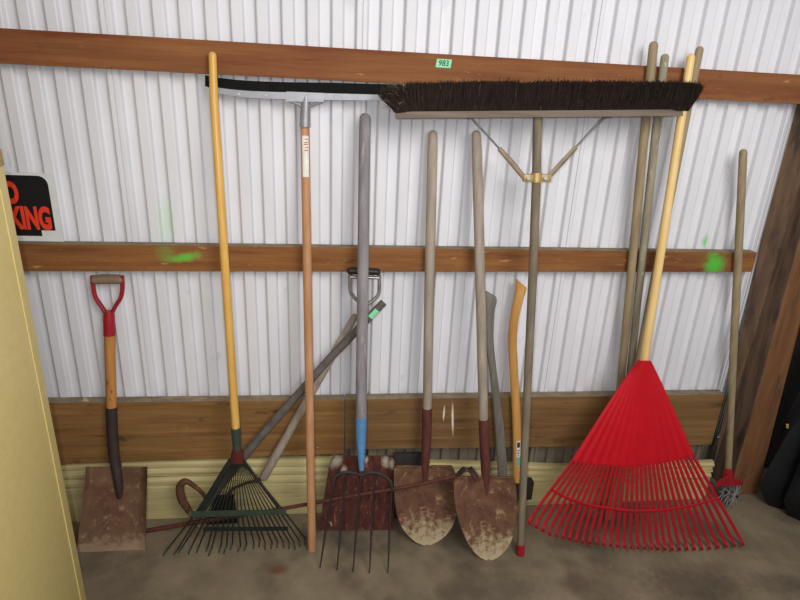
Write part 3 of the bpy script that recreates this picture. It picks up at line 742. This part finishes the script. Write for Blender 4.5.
bm = text_mesh('PARKING', .088, V((xr - .0235, SY - .0012, zk)), (1, 0, 0), (0, 0, 1), bold=.0042, xs=.52, align='RIGHT'); t.part('lettering', bm, 'sign_red', smooth=False, label='orange word PARKING')
bm = text_mesh('NO', .082, V((cxs + .009, SY - .0012, zn)), (1, 0, 0), (0, 0, 1), bold=.0042, xs=.62); t.part('lettering', bm, 'sign_red', smooth=False, label='orange word NO')

# tan metal cabinet
CX, CY = -.735, -.36
t = Thing('metal_cabinet', 'tan metal cabinet standing at the left edge', 'cabinet', (CX - .225, CY - .23, 0))
bm = bmesh.new(); box(bm, CX - .45, CX, CY - .44, CY, .0, 1.83, .006); t.part('body', bm, 'cabinet')
bm = bmesh.new(); tube(bm, [V((CX + .0005, CY - .036, .02)), V((CX + .0005, CY - .036, 1.24))], .0016, seg=8)
t.part('seam', bm, 'cabinet')
q = at(0, 163, 0); d = ray(0, 163); k = (CX - CAM.x) / d.x; q = CAM + d * k
bm = bmesh.new(); box(bm, CX - .001, CX + .004, q.y - .012, q.y + .010, q.z - .006, q.z + .030, .0015); t.part('catch', bm, 'brass', label='small brass-coloured catch')
for k in range(2):
    bm = bmesh.new(); box(bm, CX - .447 + .225 * k, CX - .227 + .225 * k, CY - .458, CY - .4405, .06, 1.80, .004); dr = t.part('door', bm, 'cabinet')
    hx = CX - .24 if k == 0 else CX - .205
    t.tube('handle', 'chrome', [V((hx, CY - .475, .92)), V((hx, CY - .475, 1.04))], .006, dr)

# black plastic sheeting at the right edge
bm = bmesh.new(); secs = []
for j in range(25):
    v = j / 24; z = .0 + 1.04 * v
    sec = []
    for k in range(48):
        g = 2 * math.pi * k / 48
        rr = (1 - .42 * v ** 1.3) * (1 + .09 * math.sin(7 * g + 2 * v) + .06 * math.sin(13 * g - 3 * v) + .10 * mnoise.noise(V((math.cos(g) * 2, math.sin(g) * 2, v * 4))))
        rr *= 1 - .25 * max(0, (.08 - v) / .08)
        sec.append(V((1.925 + .03 * v + .24 * rr * math.cos(g), -.085 + .14 * rr * math.sin(g), z)))
    secs.append(sec)
loft(bm, secs)
bg = single('plastic_sheet', bm, 'bag', (1.925, -.085, 0), 'black plastic sheeting bundled upright against the post at the right edge', 'sheeting')

# bits
bm = bmesh.new(); c = at(85, 401, -.025); tube(bm, [c + V((-.012, 0, -.001)), c + V((-.002, 0, .006)), c + V((.010, .002, -.001))], [(.004, .006), (.008, .009), (.003, .004)], seg=7, ref=(0, 0, 1))
single('wood_chip', bm, 'rust', c - V((0, 0, .005)), 'small brown chip lying on top of the low board left of the D-handled shovel', 'chip')
bm = bmesh.new(); from mathutils.bvhtree import BVHTree
bv = BVHTree.FromPolygons([bg.location + v.co for v in bg.data.vertices], [tuple(f.vertices) for f in bg.data.polygons])
hit = bv.ray_cast(CAM, ray(788, 426).normalized()); c = (hit[0] or at(788, 426, -.15)) + V((0, -.003, 0))
gridsolid(bm, lambda u, v: c + V(((u - .5) * .022 * math.sin(math.pi * min(.95, max(.05, v))) + (v - .5) * .022, -.004 * math.cos(3 * u), (.5 - v) * .012 + (u - .5) * .008)), 6, 6, .0008)
single('dry_leaf', bm, 'leaf', c, 'small yellowish dry leaf clinging to the black plastic sheeting', 'leaf')

# ------------------------------------------------------------------ light
def area(name, loc, aim, size, power, col=(1, 1, 1)):
    l = bpy.data.lights.new(name, 'AREA'); l.shape = 'DISK'; l.size = size; l.energy = power; l.color = col
    o = bpy.data.objects.new(name, l); COL.objects.link(o); o.location = loc
    o.rotation_euler = (V(aim) - V(loc)).to_track_quat('-Z', 'Y').to_euler(); return o
area('shed_lamp', (.85, -2.1, 2.2), (.2, 0, .9), 1.2, 38, (1, .97, .94))
area('camera_flash', (-.055, -1.76, 1.515), (.2, 0, .9), .03, 9, (.97, .98, 1))
w = bpy.data.worlds.new('world'); S.world = w; w.use_nodes = True
w.node_tree.nodes['Background'].inputs[0].default_value = (.93, .96, 1, 1); w.node_tree.nodes['Background'].inputs[1].default_value = .36
S.view_settings.view_transform = 'Standard'; S.view_settings.look = 'None'; S.view_settings.gamma = 1
S.view_settings.use_curve_mapping = False; S.view_settings.exposure = 0.0
